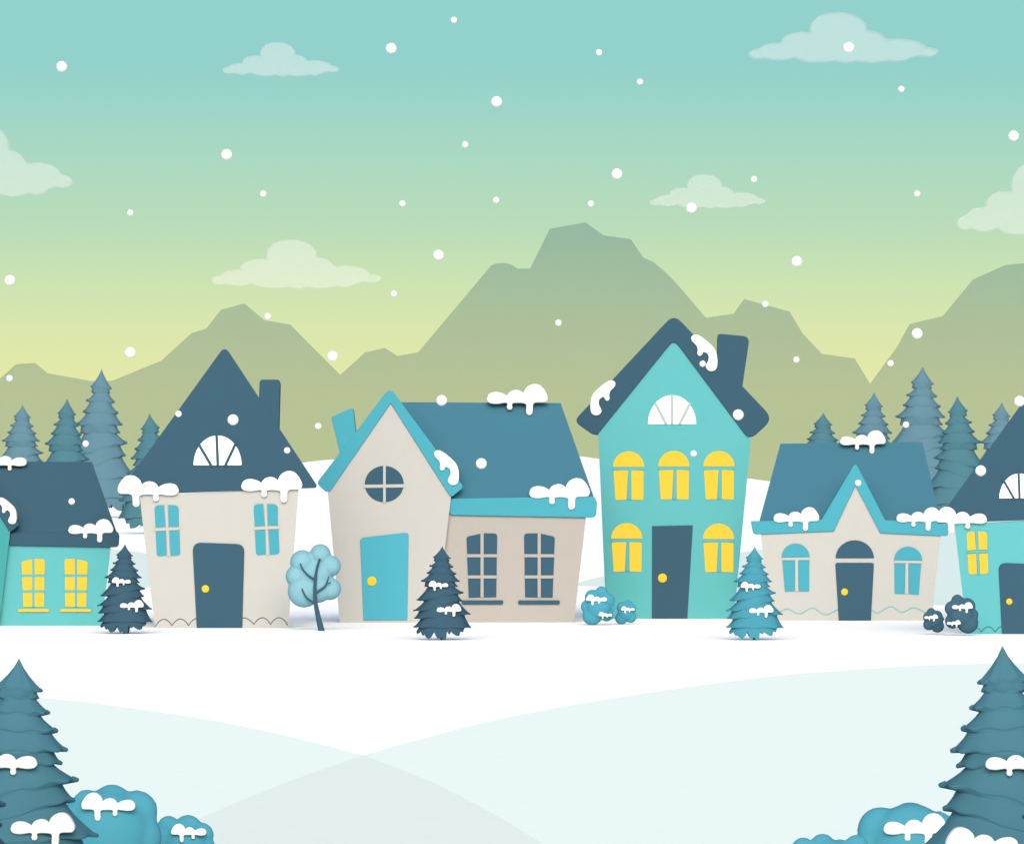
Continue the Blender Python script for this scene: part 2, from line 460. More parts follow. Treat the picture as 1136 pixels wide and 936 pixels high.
# ------------------------------------------------------------------ gabled houses with a side wing (centre left and left edge)
def winged_house(K, base_v, label, wall_front, wall_wing, gable_trim, fascia, roof_m, glass, sill_m, door_m, round_glass):
    d = ground_d(base_v)
    root = empty('gabled_house', P(K.x(505), base_v, d), label, 'house', 'houses in the row')
    part('wing_wall', slab_bm(K([(470, 566), (650.7, 569), (635.6, 699), (470, 699)]), d, 0.22, 5, 0, K.back), wall_wing, root)
    fw = slab_bm(K([(433.5, 446.5), (500.3, 551), (482.8, 700), (377.8, 700), (363.8, 546.4)]), d, 0, 3, 0, 0.92)
    part('gable_wall', fw, wall_front, root)
    rf = tilted_roof(K, (440, 446), (622, 447), (659.3, 552.5), (470, 556), d, 0.18, 2.8, 5.2, root, roof_m)
    part('eave_board', slab_bm(rounded(K([(497, 553), (659, 550.3, 4), (662.3, 556, 3), (661.3, 574.2, 6), (498.6, 571.2, 4)])), d, 0.12, 0.4, 0.02), fascia, root)
    gb = part('gable_roof', slab_bm(rounded(K([(432.6, 429.5, 9), (514.6, 540.3, 4), (500.2, 552, 4), (433.5, 447.2), (364.2, 547.8, 6), (351, 536, 5)])), d, -0.06, 2.8, 0.02, 0.9), gable_trim, root)
    part('chimney', slab_bm(rounded(K([(367.3, 462.6, 3), (391.8, 451.6, 4), (397, 500), (380, 515)])), d, -0.05, 0.9, 0.02), gable_trim, gb)
    rw = part('round_window', slab_bm(K(disc(426.3, 536.7, 21.6, 20.1, 40)), d, -0.02, 0.02), round_glass, root)
    bm = bmesh.new()
    slab(bm, K(bar((426.5, 515.5), (426.5, 557.8), 3.0)), d, -0.045, -0.017)
    slab(bm, K(bar((403.5, 539.3), (449, 538.7), 3.6)), d, -0.041, -0.017)
    part('glazing_bar', bm, wall_front, rw)
    door(K, [(399.4, 596.3, 5), (453.5, 590.3, 5), (451.8, 687.6), (403.3, 687.6)], d, 0, root, door_m, (412.3, 644.5), 5.5)
    for mir in (False, True):
        f = (lambda q: [(1133 - p[0], p[1]) + tuple(p[2:]) for p in q]) if mir else (lambda q: q)
        w = panes(K, [f(q) for q in (
            [(517.4, 595.2, 3), (533, 591.7), (533, 614.3), (518.2, 614.3)], [(536.6, 591.3), (551.7, 591.5, 4), (551.3, 614.3), (536.6, 614.3)],
            [(518.2, 618), (533, 618), (533, 637.8), (519, 638)], [(536.6, 618), (551.1, 618), (551, 637.8), (536.6, 637.8)],
            [(519.2, 641.5), (533, 641.5), (533, 662.5), (519.9, 662.7)], [(536.6, 641.5), (550.8, 641.5), (550.5, 662.3), (536.6, 662.5)])],
            d, 0.22, root, glass, [f(bar((534.8, 591), (534.8, 662.5), 3.4)), f(bar((518, 616.2), (551.5, 616.2), 3.4)), f(bar((519, 639.7), (551, 639.7), 3.4))], wall_wing)
        part('sill', slab_bm(rounded(K(f([(512, 665.6, 2), (558.2, 665.6, 2), (558.2, 670.2, 2), (512, 670.2, 2)]))), d, 0.17, 0.24), sill_m, w)
    return root, d

K2 = Kit(1, 0, 0, 0, 0)
h2, d2 = winged_house(K2, 690.3, 'cream house with a cyan edged gable, cyan door and long blue roofed side wing', 'cream', 'taupe', 'cyan_trim', 'cyan_trim', 'blue_roof', 'dark_glass', 'dark_glass', 'cyan_paint', 'dark_glass')
snow(539.9, 68, 447, d2, 2.36, 0.8, 'snow clump on the ridge of the long blue roof beside the cyan gable', ROOF_SNOW)
snow(587, 67.5, 551.3, d2, 0.05, 0.4, 'snow clump on the right end of the cyan eave below the long blue roof', ROOF_SNOW)
snow(481.2, 28, 538.2, d2, -0.14, 0.4, 'curved snow clump on the right slope of the cyan gable', ROOF_SNOW, False, 'verge')

K0 = Kit(0.745, 512, 691, 20, 694); K0.back = 0.78
h0, d0 = winged_house(K0, 694, 'low teal house with dark roof and two yellow windows, cut by the left edge', 'deep_teal', 'teal', 'slate', 'slate', 'slate_slope', 'lit_glass', 'yellow_sill', 'navy_door', 'lit_glass')
snow(-21, 50.5, 516.5, d0, 2.36, 0.8, 'snow clump on the ridge of the low dark roof at the left edge', ROOF_SNOW, True)
snow(75.6, 50.2, 591.3, d0, 0.05, 0.4, 'snow clump on the eave of the low dark roof at the left edge', ROOF_SNOW)
snow(-3, 21.4, 581.4, d0, -0.14, 0.4, 'curved snow clump on the dark gable slope at the left edge', ROOF_SNOW, False, 'verge')

# ------------------------------------------------------------------ tall teal house
K3 = Kit(1, 0, 0, 0, 0)
d3 = ground_d(686)
h3 = empty('tall_house', P(744, 686, d3), 'tall two storey teal house with a thick dark gable roof and five yellow arched windows', 'house', 'houses in the row')
part('wall', slab_bm(rounded([(747.6, 377, 8), (833, 487), (813.6, 692), (672.8, 692), (663.6, 480)]), d3, 0, 5, 0, 0.88), 'teal', h3)
rf = part('roof', slab_bm(rounded([(747.6, 348.3, 12), (858, 464.5, 13), (831.5, 488.5, 10), (747.6, 376.5, 8), (660.6, 484.5, 7), (636.5, 467, 8)]), d3, -0.06, 5.1, 0.02, 0.88), 'slate', h3)
part('chimney', slab_bm(rounded([(796, 370, 4), (831.7, 373.3, 8), (822, 440), (795, 430)]), d3, -0.05, 1.0, 0.02, 0.97), 'slate', rf)
fan_window(K3, 718.9, 772.2, 470.3, 438.3, d3, 0, h3, 'pale_bar', [((745.6, 438.6), (745.6, 470.2)), ((726.6, 446.6), (738.9, 470.2)), ((765.9, 446.6), (754, 470.2))], 3.3)
for dx, dy in ((0, 0), (50.3, -0.5), (100.3, -0.5), (-2, 79.5), (99.8, 80)):
    sh = lambda q: [(p[0] + dx, p[1] + dy) + tuple(p[2:]) for p in q]
    panes(K3, [sh(arch(680, 714.6, 517.7, 500.5, 16)), sh([(680.7, 521.8, 1), (696.8, 521.4, 1), (695.1, 554, 1), (682.8, 554.5, 1)]), sh([(700.2, 521.4, 1), (713.9, 521.8, 1), (713.6, 554.5, 1), (700.5, 554, 1)])],
          d3, 0, h3, 'lit_glass', [sh(bar((680, 519.7), (714.4, 519.6), 3.4)), sh(bar((698.4, 521.4), (697.8, 554), 3.2))], 'teal')
door(K3, [(723.5, 583.4), (768.6, 582.5), (762.2, 690), (723.3, 690)], d3, 0, h3, 'navy_door', (734.9, 641), 5.2)
snow(766.6, 29.5, 412, d3, -0.14, 0.4, 'curved snow clump on the roof beside the tall teal house chimney', ROOF_SNOW, False, 'verge')
snow(654.8, 28.2, 461, d3, -0.14, 0.4, 'curved snow clump low on the left roof slope of the tall teal house', ROOF_SNOW, True, 'verge')

# ------------------------------------------------------------------ low cream house with a small central gable
d5 = ground_d(688.2)
h5 = empty('low_house', P(944, 688.2, d5), 'low cream house with blue roof, cyan eaves and small pointed gable over its door', 'house', 'houses in the row')
part('wall', slab_bm([(843.6, 588), (924, 586), (949, 537), (978, 588), (1044, 590), (1033, 693), (855, 693)], d5, 0, 4.5, 0, 0.93), 'cream', h5)
tilted_roof(K3, (865.8, 492), (1023.4, 490.6), (1044.8, 583), (841, 583), d5, 0.1, 2.6, 5.2, h5, 'blue_roof')
part('eave_board', slab_bm(rounded([(833.3, 578, 2), (911.5, 576.2), (949, 512.5, 6), (982.2, 577), (1052.8, 577, 3), (1051.6, 594.7, 3), (976.6, 591.2), (949.1, 538.5), (925, 589.2), (836, 592.9, 4)]), d5, -0.06, 0.25, 0.02), 'cyan_trim', h5)
dr = door(K3, [(926.6, 624, 3), (969.6, 624, 3), (966, 691), (930.8, 691)], d5, 0, h5, 'navy_door', (936.9, 656.4), 4.0)
part('fanlight', slab_bm(arch(927, 969.5, 619, 599, 20), d5, -0.02, 0.02), 'dark_glass', h5)
panes(K3, [arch(867, 898.2, 618, 602.6, 16), [(867.9, 621.8, 1), (882.1, 621.8, 1), (881.6, 655.9, 1), (870.7, 656.2, 1)], [(885.3, 621, 1), (897.9, 621, 1), (897.8, 655.9, 1), (886.1, 655.9, 1)]],
      d5, 0, h5, 'cyan_glass', [bar((867.5, 619.9), (898, 619.5), 2.8), bar((883.7, 621), (883.9, 655.6), 3.2)], 'cream')
panes(K3, [arch(991.8, 1023.1, 621.3, 606, 16), [(992.2, 624.5, 1), (1004.4, 624.5, 1), (1003.5, 658.8, 1), (992.5, 658.4, 1)], [(1007.8, 625, 1), (1021.9, 625, 1), (1019.3, 659.7, 1), (1008.1, 658.8, 1)]],
      d5, 0, h5, 'cyan_glass', [bar((992.3, 622.9), (1022.8, 623.3), 2.8), bar((1006.1, 624.6), (1005.8, 658.5), 3.2)], 'cream')
trim_line(K3, [[(857, 682.5), (862, 680), (865.5, 678.4), (874, 675.2), (887, 680.5), (901.4, 674.2), (915.8, 681.5), (930, 675.2)],
               [(966.9, 676.3), (974.3, 679.5), (988, 672.5), (1000.7, 679), (1013.4, 673.7), (1026, 679), (1034, 682)]], d5, -0.005, h5, 'teal_line', 'wavy_trim', 1.1, True)
snow(858, 51, 578.4, d5, -0.14, 0.5, 'snow clump on the left cyan eave of the low cream house', ROOF_SNOW)
snow(931.8, 51, 493.2, d5, 2.2, 0.8, 'snow clump on the blue ridge above the low cream house', ROOF_SNOW)
snow(994.5, 50.5, 578.4, d5, -0.14, 0.5, 'snow clump on the right cyan eave of the low cream house', ROOF_SNOW)

# ------------------------------------------------------------------ pines
RT = [  # (tip r, tip z, notch r, notch z) down the right flank
    (9.0, 13.4, 6.7, 13.8), (7.6, 16.2, 6.5, 16.6), (11.8, 22.3, 8.2, 23.4), (14.8, 29.7, 12.4, 30.6), (18.5, 37.4, 13.0, 37.7),
    (16.4, 42.8, 12.75, 42.6), (22.6, 49.5, 16.3, 51.1), (21.2, 57.8, 17.6, 58.6), (30.0, 72.0, 23.0, 71.7), (30.4, 86.0, 23.0, 84)]
LT = [(9.8, 12.2, 8.4, 12.8), (9.2, 15.6, 7.0, 16.6), (13.8, 21.5, 10.4, 22.2), (16.6, 28.9, 13.5, 29.6), (22.7, 37.1, 18.0, 38.0),
      (19.0, 42.6, 15.5, 43.0), (27.4, 57.0, 19.0, 58.0), (31.0, 68.4, 24.0, 67.6), (29.9, 76.2, 23.0, 76.4), (30.7, 85.6, 24.0, 84)]
HEM = [(-29.5, 92.4), (-24, 89.5), (-21, 94.2), (-19.5, 92.5), (-14.7, 97.2), (-8.8, 88), (-3.7, 97.2), (-1.5, 95), (3.1, 98.8), (5, 88.5), (7.9, 92.6), (9.5, 89), (18.4, 94.4), (19.8, 89.5), (22.9, 90.4), (24.5, 85.5), (29.8, 86)]
PINE_H = 98.8
def hem_z(x):
    x = max(HEM[0][0], min(HEM[-1][0], x))
    for (a, za), (b, zb) in zip(HEM[:-1], HEM[1:]):
        if a <= x <= b:
            t = (x - a) / (b - a)
            if zb > za:                                        # notch to rounded bough end
                return za + (zb - za) * math.sin(math.pi / 2 * t) ** 0.65
            return zb + (za - zb) * math.sin(math.pi / 2 * (1 - t)) ** 0.65
    return 88
def pine_mesh(mirror):
    """one pine crown: drooping tiers of boughs round the stem, 1 unit = 1/98.8 of the height"""
    bm = bmesh.new()
    N = 216
    DEP = 0.68
    sx = -1 if mirror else 1
    rings = None
    cols = []
    for k in range(N):
        th = 2 * math.pi * k / N
        w = (1 + math.cos(th)) / 2
        w = smooth01(w)
        lobe = (1 - math.cos(10 * th)) / 2
        col = []
        pr, pz = 0.35, 0.2
        for i, (a, b) in enumerate(zip(RT, LT)):
            tr, tz, nr, nz = [p * w + q * (1 - w) for p, q in zip(a, b)]
            nr += (tr - nr) * 0.94 * math.sin(th) ** 2             # boughs lie closer towards the viewer and the back
            ph = lobe if i % 2 == 0 else (1 - math.cos(8 * th)) / 2
            tr2 = tr - (tr - nr) * 0.26 * ph
            tz2 = tz - 0.8 * ph
            for t in (0.3, 0.55, 0.78, 0.93):
                s = t ** (1 + (0.45 if i == 0 else 0.25) * math.cos(th) ** 2)
                col.append((pr + (tr2 - pr) * s, pz + (tz2 - pz) * t))
            bl = min(1.0, tr / 16)
            col.append((tr2 - 0.12 * bl, tz2 - 1.0 * bl))
            col.append((tr2, tz2 - 0.35 * bl))
            col.append((tr2 - 0.45 * bl, tz2 + 0.4 * bl))
            if i < len(RT) - 1:
                col.append((min(nr, tr2 - 0.4), nz))
                pr, pz = min(nr, tr2 - 0.4), nz
        # fringe of hanging boughs round the foot
        rr = 27.5
        hz = hem_z(rr * math.cos(th) * 1.06)
        fl = math.sin(th) ** 2
        rr += 1.6 * fl
        col.append((24.5 + 4.6 * fl, 85.5)); col.append((rr, hz * 0.6 + 86 * 0.4)); col.append((rr - 0.5, hz)); col.append((rr - 5, hz - 3)); col.append((8, 84))
        cols.append([bm.verts.new((sx * r * math.cos(th) / PINE_H, r * math.sin(th) * DEP / PINE_H, 1 - z / PINE_H)) for r, z in col])
    apex = bm.verts.new((0, 0, 1))
    foot = bm.verts.new((0, 0, 1 - 84 / PINE_H))
    M = len(cols[0])
    for k in range(N):
        a, b = cols[k], cols[(k + 1) % N]
        bm.faces.new((apex, a[0], b[0]))
        for i in range(M - 1):
            bm.faces.new((a[i], a[i + 1], b[i + 1], b[i]))
        bm.faces.new((a[-1], foot, b[-1]))
    return bm
PINE = {}
def pine(u, v_apex, v_base, sx, material, label, group, mirror=False, name='pine_tree'):
    d = ground_d(v_base)
    loc = P(u, v_base, d)
    root = empty(name, loc, label, 'tree', group)
    h = (v_base - v_apex) * d / F
    w = sx * PINE_H * d / F
    key = (mirror, material)
    if key not in PINE:
        if mirror not in PINE:
            o = link_mesh('crown', pine_mesh(mirror), material)
            PINE[mirror] = o.data
        else:
            me = PINE[mirror].copy(); me.materials.clear(); me.materials.append(mat(material))
            o = bpy.data.objects.new('crown', me); C.objects.link(o)
        PINE[key] = o.data
    else:
        o = bpy.data.objects.new('crown', PINE[key]); C.objects.link(o)
    o.parent = root
    o.scale = (w, w, h)
    bm = bmesh.new()
    tube(bm, [Vector((0, 0, -0.05)) + loc, Vector((0, 0, h * 0.55)) + loc], [0.022 * h, 0.014 * h], 10)
    part('trunk', bm, 'bark', root)
    return d

FAR = 'pines beyond the houses'
pine(25.2, 449, 556, 1.03, 'pine_far_light', 'pale blue pine behind the low teal house, leftmost of the distant pines', FAR)
pine(74.6, 442, 577, 1.1, 'pine_far_mid', 'grey green distant pine standing before the tall pale pine on the left', FAR)
pine(112.8, 409, 574, 1.27, 'pine_far_light', 'tallest pale blue pine on the left, between the low teal house and the steep roof', FAR)
pine(166, 458.4, 592, 1.15, 'pine_far_mid', 'grey green pine half hidden behind the left slope of the steep pointed roof', FAR, True)
pine(913.5, 457.7, 560, 1.12, 'pine_far_mid', 'short grey green pine behind the left half of the low blue roof', FAR)
pine(969.8, 434.8, 556, 1.08, 'pine_far_light', 'pale blue pine behind the snow clump on the low blue roof ridge', FAR)
pine(1023.8, 406, 557, 1.35, 'pine_far_light', 'tallest pale blue pine on the right, at the right end of the low blue roof', FAR)
pine(1062, 439, 577, 1.18, 'pine_far_mid', 'grey green pine between the low blue roof and the steep roof at the right edge', FAR, True)
pine(1111.4, 446, 566, 1.08, 'pine_far_light', 'pale blue pine behind the steep roof at the right edge', FAR)
NEAR = 'pines in front of the houses'
dA = pine(138.7, 603.4, 702.5, 1.0, 'pine_dark', 'dark blue pine between the low teal house and the cream cottage', NEAR)
dB = pine(490.7, 605.4, 709.5, 1.05, 'pine_dark', 'dark blue pine in front of the house with the cyan gable', NEAR)
dC = pine(837.4, 606.1, 709.5, 1.04, 'pine_cyan', 'cyan blue pine at the corner of the tall teal house', NEAR)
FRONT = 'large pines in the foreground'
dL = pine(21.2, 730, 1001, 2.95, 'pine_front', 'large grey blue foreground pine in the bottom left corner', FRONT)
dR = pine(1112, 716, 1027, 3.15, 'pine_front', 'large grey blue foreground pine in the bottom right corner', FRONT, True)
pine(-60, 757, 1029, 2.95, 'pine_dark', 'dark foreground pine whose bough tips just reach in at the left edge', FRONT)
pine(1201.5, 759, 1054, 3.0, 'pine_dark', 'dark foreground pine whose bough tip just reaches in at the right edge', FRONT, True)

def tree_snow(u, w, vb, d, r_units, label, mirror, k):
    """lump lying on the front boughs; r_units = how far the boughs stand out there"""
    y = -(r_units * 0.68 * d / F) - 0.04
    snow(u, w, vb, d, y, min(0.3, r_units * 0.68 * d / F * k), label, TREE_SNOW, mirror)
tree_snow(124, 21, 646.6, dA, 22, 'upper snow clump on the dark pine beside the cream cottage', True, .8)
tree_snow(133, 26.3, 673.6, dA, 29, 'lower snow clump on the dark pine beside the cream cottage', False, .6)
tree_snow(475.5, 21.8, 650.7, dB, 23, 'upper snow clump on the dark pine before the cyan gabled house', True, .8)
tree_snow(484.4, 27.4, 678.3, dB, 30, 'lower snow clump on the dark pine before the cyan gabled house', False, .6)
tree_snow(821.8, 22, 652, dC, 23, 'upper snow clump on the cyan pine by the tall teal house', True, .8)
tree_snow(831, 27.2, 679.4, dC, 30, 'lower snow clump on the cyan pine by the tall teal house', False, .6)
tree_snow(-30, 71, 851.3, dL, 62, 'upper snow clump on the big pine in the bottom left corner', True, .8)
tree_snow(11.3, 71.2, 923.7, dL, 86, 'lower snow clump on the big pine in the bottom left corner', False, .6)
tree_snow(1093.5, 71, 852.5, dR, 66, 'upper snow clump on the big pine in the bottom right corner', False, .8)
tree_snow(1049.5, 81, 943, dR, 94, 'lower snow clump on the big pine in the bottom right corner', True, .6)

# ------------------------------------------------------------------ shrubs
def shrub(lobes, v_base, material, label, group, name='shrub', dep=0.62):
    d = ground_d(v_base)
    us = [l[0] for l in lobes]
    loc = P((min(us) + max(us)) / 2, v_base, d)
    bm = bmesh.new()
    for l in lobes:
        u, v, r = l[:3]
        oy = l[3] if len(l) > 3 else 0
        p = P(u, v, d); rr = r * d / F
        ball(bm, (p.x, p.y + oy * d / F, p.z), rr, rr * dep, rr)
    o = link_mesh(name, bm, material, None, loc, True)
    rm = o.modifiers.new('blend', 'REMESH'); rm.mode = 'VOXEL'; rm.voxel_size = max(l[2] for l in lobes) * d / F / 16; rm.use_smooth_shade = True
    sm = o.modifiers.new('soften', 'SMOOTH'); sm.factor = 0.5; sm.iterations = 9
    tag(o, label, 'shrub', group)
    return d
SH = 'round shrubs beside the houses'
dS1 = shrub([(667.4, 657, 7.2), (657, 662, 8.4), (674, 666, 8.3), (651.2, 672.5, 7.2), (657, 682.4, 11.2), (673, 681.6, 7.6), (664, 673, 14, -2), (678.5, 674, 4.2)], 693.2, 'shrub_cyan', 'larger of the two cyan shrubs at the foot of the tall teal house', SH)
dS2 = shrub([(697, 669.6, 4.6), (690.4, 673.6, 6.4), (700.4, 675.2, 5.8), (689.4, 685.4, 7.2), (699.6, 684.2, 6.5), (694, 679.6, 9, -1)], 692.3, 'shrub_cyan', 'smaller cyan shrub before the wall of the tall teal house', SH)
dS3 = shrub([(1062, 665.8, 6.9), (1072.8, 672.4, 9.6), (1056.2, 674.6, 8.5), (1078.4, 682, 7.3), (1073.6, 690.6, 12), (1056.8, 688.6, 8.7), (1066.4, 682.5, 14, -2)], 705, 'shrub_dark', 'larger dark blue shrub at the corner of the teal cottage on the right', SH)
dS4 = shrub([(1033, 678.8, 4.9), (1030.6, 684.4, 6.7), (1039.3, 683.4, 6.6), (1030.2, 692.6, 6.3), (1040, 694, 7.6), (1036.4, 688.8, 9, -1), (1044.8, 686.4, 3)], 703.5, 'shrub_dark', 'smaller dark blue shrub by the corner of the low cream house', SH)
def shrub_snow(u, w, vb, d, r, label, mirror=False):
    snow(u, w, vb, d, -(r * 0.74 * d / F) - 0.03, min(0.3, r * d / F * 0.6), label, TREE_SNOW, mirror)
shrub_snow(650.4, 23, 666.5, dS1, 13.5, 'upper snow clump on the larger cyan shrub by the tall teal house', True)
shrub_snow(664, 15.2, 683.2, dS1, 13.0, 'lower snow clump on the larger cyan shrub by the tall teal house', True)
shrub_snow(689, 15.2, 677, dS2, 8.8, 'snow clump on the smaller cyan shrub by the tall teal house', True)
shrub_snow(1056.4, 23, 675, dS3, 13.5, 'upper snow clump on the larger dark shrub at the right')
shrub_snow(1050.6, 15.2, 692.4, dS3, 13.0, 'lower snow clump on the larger dark shrub at the right')
shrub_snow(1025.5, 15.2, 686, dS4, 8.8, 'snow clump on the smaller dark shrub at the right')
BU = 'bushes in the foreground corners'
dF1 = shrub([(96, 889.5, 15), (124, 892.5, 23.5), (151.5, 899.5, 24), (97, 915, 34), (120, 922, 46, -6), (80, 930, 30), (150, 928, 30)], 968, 'bush_front', 'larger cyan bush beside the big pine in the bottom left corner', BU, 'bush')
dF2 = shrub([(187, 917, 13), (208.5, 919, 16), (223, 926, 14.5), (205, 936, 26, -3), (180, 935, 20), (222, 942, 18)], 960, 'bush_front', 'smaller cyan bush right of the larger one at the bottom left', BU, 'bush')
dF3 = shrub([(977, 920.5, 26.5), (1009.6, 911, 22.5), (1041, 913, 14.5), (1010, 935, 45, -6), (975, 940, 28), (1045, 935, 32)], 975, 'bush_front', 'larger cyan bush beside the big pine in the bottom right corner', BU, 'bush')
dF4 = shrub([(891, 941.5, 13.5), (912.4, 938, 14.2), (931.5, 941.5, 11.5), (950, 939, 14), (920, 958, 28, -3), (895, 955, 18)], 985, 'bush_front', 'smaller cyan bush at the bottom edge, left of the larger right corner bush', BU, 'bush')
shrub_snow(90, 60, 898, dF1, 44, 'snow clump on the larger cyan bush at the bottom left', True)
shrub_snow(189.6, 39.2, 925.7, dF2, 27, 'snow clump on the smaller cyan bush at the bottom left', True)
shrub_snow(980.3, 71, 924.2, dF3, 44, 'snow clump on the cyan bush at the bottom right')

# ------------------------------------------------------------------ round-crowned tree
dT = ground_d(699.5)
t = empty('round_tree', P(356.7, 699.5, dT), 'pale blue round crowned tree with a dark leaning trunk beside the cream cottage', 'tree')
bm = bmesh.new()
for u, v, r in [(355, 615.2, 11.8), (335, 623.8, 13.8), (366.2, 628, 11.8), (365.6, 653.2, 12.6), (329, 639.4, 12.8), (337, 655.6, 18.5), (348, 638, 19.5), (352, 652, 17)]:
    p = P(u, v, dT); rr = r * dT / F
    ball(bm, (p.x, p.y + 0.42, p.z), rr, min(rr, 0.36), rr)
cr = part('crown', bm, 'crown_pale', t, True)
rm = cr.modifiers.new('blend', 'REMESH'); rm.mode = 'VOXEL'; rm.voxel_size = 0.03; rm.use_smooth_shade = True
sm = cr.modifiers.new('soften', 'SMOOTH'); sm.factor = 0.5; sm.iterations = 5
def limb(name, pts, ws, y):
    q = curve_pts([(a, b, 0) for a, b in pts], 6)
    n = len(q)
    rad = []
    for i in range(n):
        f = i / (n - 1) * (len(ws) - 1); j = min(int(f), len(ws) - 2)
        rad.append((ws[j] + (ws[j + 1] - ws[j]) * (f - j)) / 2 * dT / F)
    bm = bmesh.new(); tube(bm, [P(p.x, p.y, dT + y) for p in q], rad, 12)
    part(name, bm, 'bark', t, True)
limb('trunk', [(357, 701), (352.8, 683), (350.2, 669), (349.3, 655), (350.2, 639), (352, 628.7), (355, 619.5)], [7.4, 5.6, 4.6, 3.8, 3.2, 2.6, 2.6], 0)
limb('branch', [(350, 643), (342.3, 638.3), (336, 631.3), (333, 624.6)], [2.8, 2.2, 1.8, 1.4], 0.0)
limb('branch', [(349.8, 657.4), (360, 650.7), (363.4, 643.6), (365, 639.2)], [2.8, 2.2, 1.7, 1.4], 0.0)
limb('branch', [(350, 669.6), (341.4, 663.9), (337, 657.7), (335, 652.4)], [2.8, 2.2, 1.8, 1.4], 0.0)
limb('branch', [(362, 647), (364.8, 646.8), (367.4, 645.7)], [1.3, 1.2, 0.9], 0.0)

# ------------------------------------------------------------------ falling snow
FLAKES = [
 (68.5, 74, 6.1, 'large snowflake high in the open sky at the top left'),
 (434, 54, 6.1, 'large snowflake near the top, right of the small left cloud'),
 (551, 113, 6.1, 'large snowflake in the middle of the upper sky'),
 (251.5, 171.5, 6.1, 'large snowflake in the sky between the two left clouds'),
 (684.5, 193, 6.1, 'large snowflake in the sky left of the small cloud by the summit'),
 (767, 231, 6.1, 'large snowflake at the lower edge of the small cloud by the summit'),
 (486.5, 283, 6.1, 'large snowflake left of the highest mountain, right of the long low cloud'),
 (884, 290, 6.1, 'large snowflake above the shoulder right of the highest mountain'),
 (941.5, 53, 6.1, 'large snowflake over the wide cloud at the top right'),
 (1124.5, 151, 6.1, 'large snowflake near the right edge, above the cut off cloud'),
 (11, 311, 6.1, 'large snowflake at the left edge above the low left mountain'),
 (144.5, 391, 6.1, 'large snowflake in the yellow sky above the tall pale left pine'),
 (369, 395, 6.1, 'large snowflake beside the notch between the left mountains'),
 (258.5, 465.5, 6.1, 'large snowflake before the steep dark roof, above its attic window'),
 (490, 444, 6.1, 'large snowflake at the ridge of the long blue roof'),
 (534, 514, 6.1, 'large snowflake in front of the slope of the long blue roof'),
 (819, 460, 6.1, 'large snowflake on the right roof slope of the tall teal house'),
 (1017.5, 370, 6.1, 'large snowflake before the right mountain above the tallest right pine'),
 (1088, 522, 6.1, 'large snowflake against the left slope of the right edge roof'),
 (1131, 445, 6.1, 'large snowflake at the peak of the right edge roof'),
 (503.5, 22.5, 3.6, 'small snowflake at the very top, left of centre'),
 (664.5, 58.5, 3.6, 'small snowflake near the top, right of centre'),
 (710, 91, 3.6, 'small snowflake in the upper sky left of the wide cloud'),
 (1000, 99, 3.6, 'small snowflake just below the wide cloud at the top right'),
 (516, 160.5, 3.6, 'small snowflake in mid sky below the large central snowflake'),
 (292, 215, 3.6, 'small snowflake above the long low cloud on the left'),
 (144.5, 236, 3.6, 'small snowflake in the sky right of the left edge cloud'),
 (446.5, 226, 3.6, 'leftmost of three small snowflakes in a row above the summit'),
 (550.5, 222, 3.6, 'middle one of three small snowflakes in a row above the summit'),
 (655.5, 226, 3.6, 'small snowflake directly above the highest mountain summit'),
 (836.5, 199, 3.6, 'small snowflake right of the small cloud by the summit'),
 (1017.5, 215, 3.6, 'small snowflake in the sky left of the right edge cloud'),
 (437, 326, 3.6, 'small snowflake just below the right end of the long low cloud'),
 (297, 351, 3.6, 'small snowflake on the right slope of the left peak'),
 (619.5, 358, 3.6, 'small snowflake before the middle of the highest mountain'),
 (849, 337.5, 3.6, 'small snowflake on the mountain outline right of the tall house chimney'),
 (883.5, 399, 3.6, 'small snowflake before the mountain, right of the tall teal house'),
 (988, 403, 3.6, 'small snowflake beside the yellow notch between the right mountains'),
 (10.5, 419.5, 3.6, 'small snowflake before the low mountain at the left edge'),
 (198, 459, 3.6, 'small snowflake at the left outline of the steep dark roof'),
 (318.5, 499.5, 3.6, 'small snowflake on the right slope below the chimney of the steep roof'),
 (353, 472.5, 3.6, 'small snowflake left of the leaning cyan chimney'),
 (95, 492, 3.6, 'small snowflake before the distant pines on the left'),
 (79.5, 556, 3.6, 'small snowflake before the low dark roof at the left edge'),
 (779.5, 403.5, 3.6, 'small snowflake touching the curved snow clump by the tall house chimney'),
 (769.5, 503, 3.6, 'small snowflake above the upper windows of the tall teal house'),
 (952, 535.5, 3.6, 'small snowflake before the small gable of the low cream house'),
 (1005, 471, 3.6, 'small snowflake before the tallest pale pine on the right')]
flake0 = None
for i, (u, v, r, lab) in enumerate(FLAKES):
    d = 55 + (i * 37 % 48)
    if flake0 is None:
        bm = bmesh.new(); ball(bm, (0, 0, 0), 1, 1, 1, 3)
        flake0 = o = link_mesh('snowflake', bm, 'packed_snow', None, (0, 0, 0), True)
    else:
        o = flake0.copy(); C.objects.link(o)
    k = r * d / F
    o.location = P(u, v, d); o.scale = (k, k, k)
    tag(o, lab, 'snowflake', 'snowflakes falling in the air')

# ------------------------------------------------------------------ light and sky
SUN_EL = math.radians(22)
sun = bpy.data.lights.new('sun', 'SUN')
sun.energy = 1.2; sun.angle = math.radians(40); sun.color = (1.0, 0.96, 0.9)
so = bpy.data.objects.new('sun', sun); C.objects.link(so)
so.rotation_euler = (math.pi / 2 - SUN_EL, 0, 0)
so.location = (0, -300, 200)

